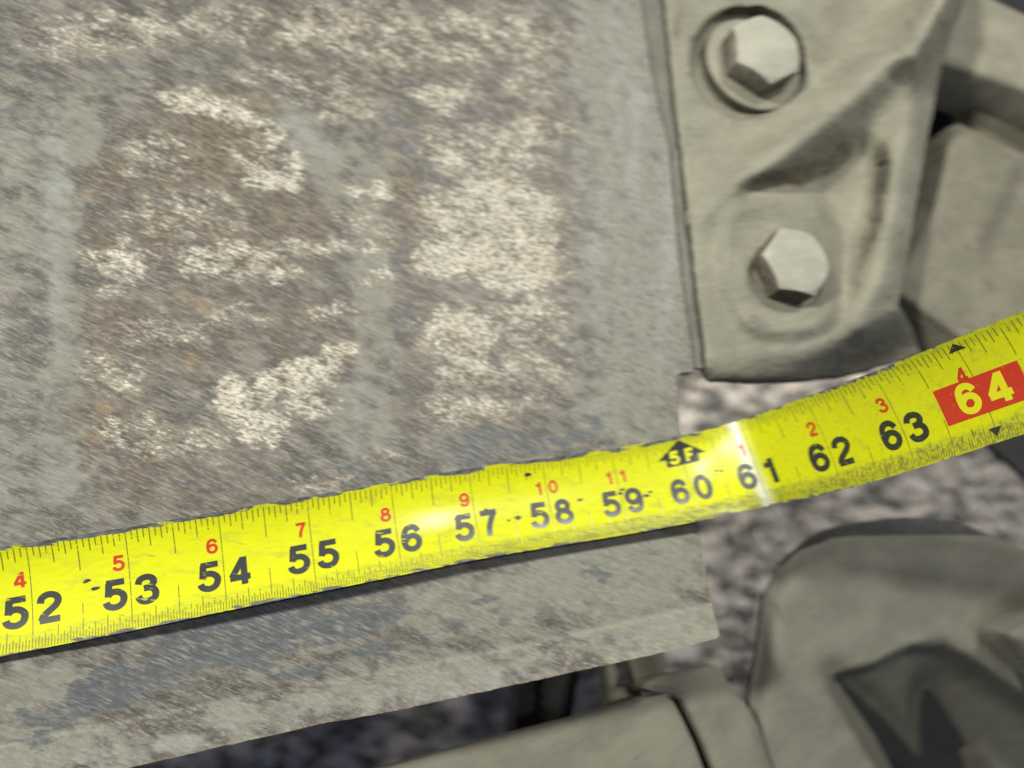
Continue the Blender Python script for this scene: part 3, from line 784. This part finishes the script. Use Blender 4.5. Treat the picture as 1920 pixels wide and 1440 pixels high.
def text_geo(s, h, bold, cx, cy, width=None):
    """one digit drawn as print strokes; returns flat strips (x, y, layer)"""
    V = []; Fc = []
    wd = width if width else h * .62
    for li, st in enumerate(GL[s]):
        P = np.array([(cx + (x / .62 - .5) * wd, cy + (y - .5) * h) for x, y in st])
        T = np.gradient(P, axis=0)
        if np.hypot(*(P[0] - P[-1])) < 1e-6: T[0] = T[-1] = P[1] - P[-2]
        T /= np.linalg.norm(T, axis=1)[:, None] + 1e-12
        N = np.c_[-T[:, 1], T[:, 0]]
        hw = h * (.080 + bold)
        b0 = len(V)
        for p, n in zip(P, N):
            for k in (-1, -.33, .33, 1): V.append((p[0] + n[0] * hw * k, p[1] + n[1] * hw * k, li))
        for i in range(len(P) - 1):
            for k in range(3):
                a = b0 + i * 4 + k; Fc.append((a, a + 4, a + 5, a + 1))
    return V, Fc
def build(name, parts, off, mat, parent):
    V = []; Fc = []
    for v, f in parts:
        b0 = len(V); V += v; Fc += [tuple(i + b0 for i in q) for q in f]
    lay = np.array([v[2] if len(v) > 2 else 0 for v in V]) * .0007
    P = to_surf([v[:2] for v in V], off + lay[:, None])
    out = []
    for q in Fc:
        a, b, c = P[q[0]], P[q[1]], P[q[2]]
        out.append(q)
    return mesh(name, P, out, mat, parent)
def poly_part(pts):
    bm = bmesh.new(); vs_ = [bm.verts.new((x, y, 0)) for x, y in pts]; bm.faces.new(vs_)
    ymin = min(p[1] for p in pts); ymax = max(p[1] for p in pts)
    for k in range(1, int((ymax - ymin) / .03) + 1):
        bmesh.ops.bisect_plane(bm, geom=bm.verts[:] + bm.edges[:] + bm.faces[:], plane_co=(0, ymin + k * .03, 0), plane_no=(0, 1, 0))
    xmin = min(p[0] for p in pts); xmax = max(p[0] for p in pts)
    for k in range(1, int((xmax - xmin) / .04) + 1):
        bmesh.ops.bisect_plane(bm, geom=bm.verts[:] + bm.edges[:] + bm.faces[:], plane_co=(xmin + k * .04, 0, 0), plane_no=(1, 0, 0))
    bmesh.ops.triangulate(bm, faces=bm.faces[:]); bm.verts.index_update()
    r = [(v.co.x, v.co.y) for v in bm.verts], [tuple(v.index for v in f.verts) for f in bm.faces]
    bm.free(); return r
BH, BV = .335, -.155
def digit_w(ch): return None if ch == '1' else .215
for k in range(51, 66):
    if k == 64: continue
    s = str(k); pr = []
    for ch, dx in ((s[0], -.168), (s[1], .168)):
        pr.append(text_geo(ch, BH, .028, k + dx, BV, .24))
    build('inch_number', pr, .003, M_ink, tape)
reds = {51: '3', 52: '4', 53: '5', 54: '6', 55: '7', 56: '8', 57: '9', 58: '10', 59: '11', 61: '1', 62: '2', 63: '3', 64: '4', 65: '5'}
for k, s in reds.items():
    if len(s) == 1: pr = [text_geo(s, .175, .015, k - .105, .205, .125)]
    else: pr = [text_geo(s[0], .175, .015, k - .105, .205, .125), text_geo(s[1], .175, .015, k + .095, .205, .125)]
    build('foot_number', pr, .0032, M_red, tape)
# arrow with 5F at sixty inches
ar = poly_part([(59.76, .205), (60.24, .205), (60.24, .31), (60.36, .31), (60.0, .55), (59.64, .31), (59.76, .31)])
a_ = build('foot_arrow', [ar], .003, M_ink, tape)
build('foot_arrow_text', [text_geo('5', .17, .05, 59.885, .32, .14), text_geo('F', .17, .05, 60.115, .32, .13)], .009, M_yel, a_)
# stud marks and the red box at sixty-four inches
build('stud_arrow', [poly_part([(63.90, .47), (64.10, .47), (64.0, .56)]), ], .003, M_ink, tape)
build('stud_arrow', [poly_part([(63.93, -.44), (64.0, -.54), (64.07, -.44)]), ], .003, M_ink, tape)
V, Fq = quads([(63.52, 64.48, -.27, .15)], .003); rb = mesh('red_box', V, Fq, M_red, tape)
build('red_box_number', [text_geo('6', .33, .035, 63.85, -.055, .24), text_geo('4', .33, .035, 64.19, -.055, .26)], .008, M_yel, rb)
# ink specks and rubbed spots
rng = np.random.default_rng(5)
def speck(u, v, r):
    n = 9; a = np.arange(n) * 2 * math.pi / n
    q = r * rng.uniform(.6, 1.2, n)
    return [(u + x, v + y) for x, y in zip(q * np.cos(a) * 1.4, q * np.sin(a) * .8)], [tuple(range(n))]
sp = [(52.55, .06, .035), (52.64, -.04, .03), (57.55, -.14, .04), (58.42, -.03, .03), (59.35, -.12, .035), (59.42, -.08, .025), (59.05, .02, .03), (59.0, -.03, .03), (57.78, .41, .035), (57.15, .03, .02), (56.75, -.02, .022), (57.42, -.16, .02),
      (60.42, .02, .02), (60.5, .0, .02), (60.38, -.03, .016)]
for a in sp: build('ink_speck', [speck(*a)], .0034, M_ink, tape)
for _k in ('_o',):
    for o in bpy.data.objects:
        if _k in o: del o[_k]
